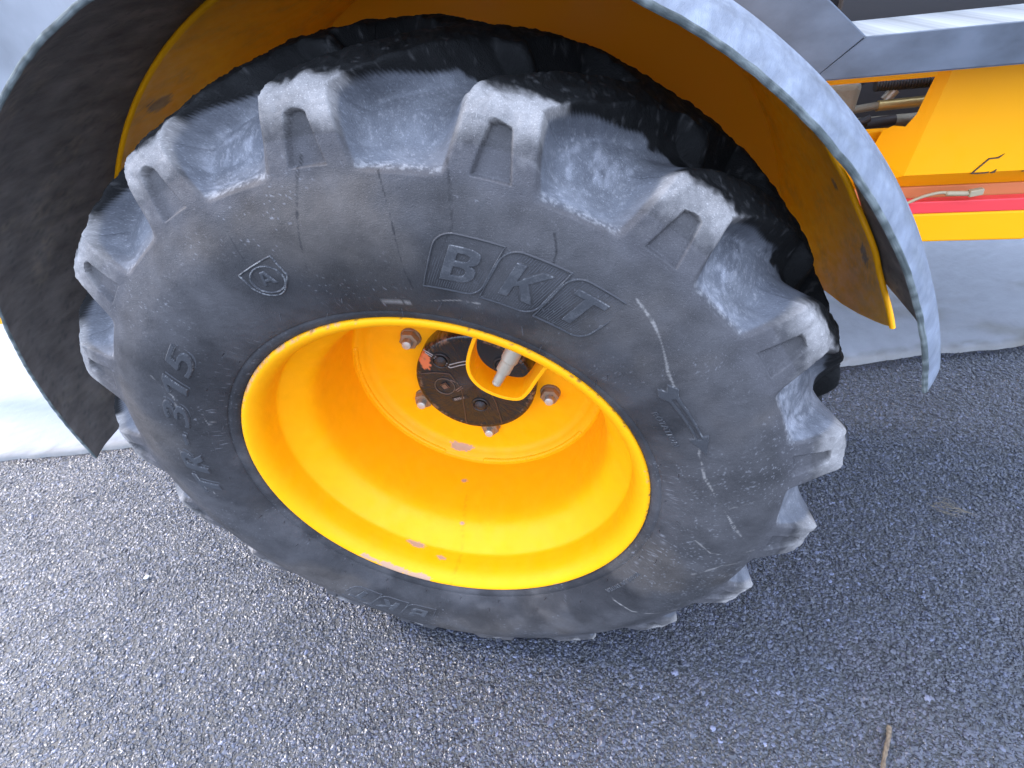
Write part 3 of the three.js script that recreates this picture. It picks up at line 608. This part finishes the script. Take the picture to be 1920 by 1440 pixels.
// pressed side panel: main face, slanted left face, lower return
facets('side_panel', [
  [[.728, .262, -.50], [2.3, .258, -.50], [2.3, .440, -.50], [.739, .440, -.50]],
  [[.728, .262, -.50], [.739, .440, -.50], [.724, .440, -.5087], [.7219, .4066, -.509], [.7166, .3528, -.5102], [.7091, .3348, -.514], [.6953, .3354, -.5223], [.6847, .3275, -.5284], [.6805, .3068, -.5302], [.6798, .2917, -.53]],
  [[.728, .262, -.50], [.722, .232, -.530], [2.3, .230, -.530], [2.3, .258, -.50]],
  [[.728, .262, -.50], [.6798, .2917, -.53], [.6798, .232, -.535], [.722, .232, -.530]],
], M.yellow).userData = { label: 'pressed yellow side panel with a slanted left face' };
prism('backing_plate', [[.645, .19], [.80, .19], [.80, .318], [.645, .318]], -.560, -.58, M.yellow, .002);
prism('red_channel', [[.66, .212], [2.3, .209], [2.3, .233], [.66, .234]], -.522, -.528, M.dullRed, .001).userData = { label: 'dull red recess above the red strip' };
prism('red_strip', [[.66, .195], [2.3, .192], [2.3, .215], [.66, .216]], -.500, -.520, M.red, .002).userData = { label: 'bright red strip along the sill' };
prism('sill_panel', [[.67, .142], [.955, .141], [.975, .148], [2.3, .148], [2.3, .1935], [.67, .1945]], -.5005, -.53, M.yellow, .004).userData = { label: 'yellow sill under the red strip' };
// remains of black lettering on the panel
{
  const L = (pts, name) => prism(name, pts, -.4985, -.4999, M.ink, 0);
  L([[.825, .2600], [.841, .2835], [.8455, .2838], [.853, .2845], [.860, .2892], [.855, .2825], [.846, .2820], [.8425, .2818], [.8285, .2614], [.840, .2612], [.851, .2622], [.849, .2600], [.835, .2592]], 'worn_lettering');
  L([[.853, .2598], [.860, .2655], [.8595, .2604], [.857, .2596]], 'worn_lettering');
  L([[.896, .2600], [.905, .2640], [.915, .2645], [.906, .2600]], 'worn_lettering');
}
// loose cable with a lug end
{
  const c = new THREE.CatmullRomCurve3([[.70, .185, -.505], [.745, .214, -.497], [.765, .226, -.495], [.79, .2325, -.495], [.812, .231, -.495], [.842, .229, -.495]].map(p => V(...p)));
  const cab = new THREE.Group(); cab.name = 'cable'; vehicle.add(cab); cab.userData = { label: 'loose tan cable with a plug end' };
  mesh('cable_wire', new THREE.TubeGeometry(c, 60, .0026, 10), M.cable, cab);
  const s = mesh('cable_sleeve', new THREE.CapsuleGeometry(.0042, .030, 4, 12).rotateZ(Math.PI / 2), M.cable, cab); s.position.copy(V(.817, .2305, -.494)); s.rotation.z = -.05;
  const p = mesh('cable_plug', new RoundedBoxGeometry(.020, .011, .010, 3, .002), M.cable, cab); p.position.copy(V(.842, .2315, -.493)); p.rotation.z = .18;
}
// the body above and ahead of the wheel arch
prism('bonnet_side', [[-1.5, .30], [-.70, .30], [-.70, .705], [2.3, .705], [2.3, 1.15], [-1.5, 1.05]], -.60, -.75, std({ color: new THREE.Color().setRGB(.27, .28, .30), map: plateMap, roughness: .5 }), .006).userData = { label: 'pale grey side of the body above the mudguard' };
prism('front_frame', [[-2.6, -.115], [-1.52, -.115], [-1.42, .06], [-1.42, .28], [-2.6, .28]], -.62, -.72, M.yellow, .006).userData = { label: 'yellow front frame seen past the mudguard' };

prism('underbody', [[-1.4, .10], [2.6, .16], [2.6, 1.1], [-1.4, 1.0]], -1.0, -2.3, M.dark, .01).userData = { label: 'dark body of the vehicle over the pavement' };

// ================================================================ SMALL THINGS ON THE GROUND
{
  const tw = new THREE.CatmullRomCurve3([[.765, .008, .075], [.756, .007, .095], [.742, .008, .118], [.728, .007, .145], [.715, .006, .17]].map(p => new THREE.Vector3(...p)));
  const g = grid(60, 12, (i, j) => { const p = tw.getPoint(i / 60), k = j / 12 * 6.2832, r = (.0040 - .001 * i / 60) * (1 + (noise(i * .35, 2) - .5) * .4 + (noise(j * 1.3, i * .2) - .5) * .25) * (i === 0 ? .55 : 1); const n = noise(i * .5, j); return { p: [p.x + Math.cos(k) * r * .87, p.y + Math.sin(k) * r * .8, p.z + Math.cos(k) * r * .49], c: mix3([.06, .042, .028], [.15, .11, .07], n), uv: [i / 9, j / 12] }; });
  tag(mesh('twig', g, std({ vertexColors: true, roughness: .9 })), 'short brown twig lying on the asphalt at the lower right', 'twig');
  // wisp of dry grass
  const blades = [];
  for (let k = 0; k < 18; k++) {
    const cx = 1.085 + (rnd() - .5) * .05, cz = -.425 + (rnd() - .5) * .03, an = (rnd() - .5) * 1.0 + .3, l = .02 + rnd() * .05, b = (rnd() - .5) * .03;
    const c = new THREE.CatmullRomCurve3([[-.5, 0, 0], [0, .5, 1], [.5, .2, 0]].map(q => new THREE.Vector3(cx + Math.cos(an) * l * q[0] - Math.sin(an) * b * q[2], .003 + .006 * q[1] * rnd(), cz + Math.sin(an) * l * q[0] + Math.cos(an) * b * q[2])));
    blades.push(new THREE.TubeGeometry(c, 10, .0004, 5));
  }
  tag(mesh('grass_wisp', mergeGeometries(blades), std({ color: new THREE.Color().setRGB(.16, .13, .09), roughness: .9 })), 'tangled wisp of dry grass on the dark asphalt right of the tyre', 'dry grass');
  const pg = new THREE.IcosahedronGeometry(1, 2), pp = pg.attributes.position;
  for (let i = 0; i < pp.count; i++) { const x = pp.getX(i), y = pp.getY(i), z = pp.getZ(i), q = .8 + .4 * noise(x * 1.7 + 9, y * 1.7 + 5, z * 1.7 + 3); pp.setXYZ(i, x * q, y * q, z * q); }
  pg.computeVertexNormals(); pg.scale(.0065, .0042, .0045);
  const pb = tag(mesh('pebble', pg, std({ color: new THREE.Color().setRGB(.75, .73, .68), roughness: .7 })), 'single small white pebble on the asphalt left of the tyre', 'pebble'); pb.position.set(-.935, .004, -.042); pb.rotation.y = .8;
}

const renderer = new THREE.WebGLRenderer({ antialias: true });
renderer.toneMapping = THREE.LinearToneMapping; renderer.toneMappingExposure = EXPOSURE;
renderer.shadowMap.enabled = true;
renderer.render(scene, camera);
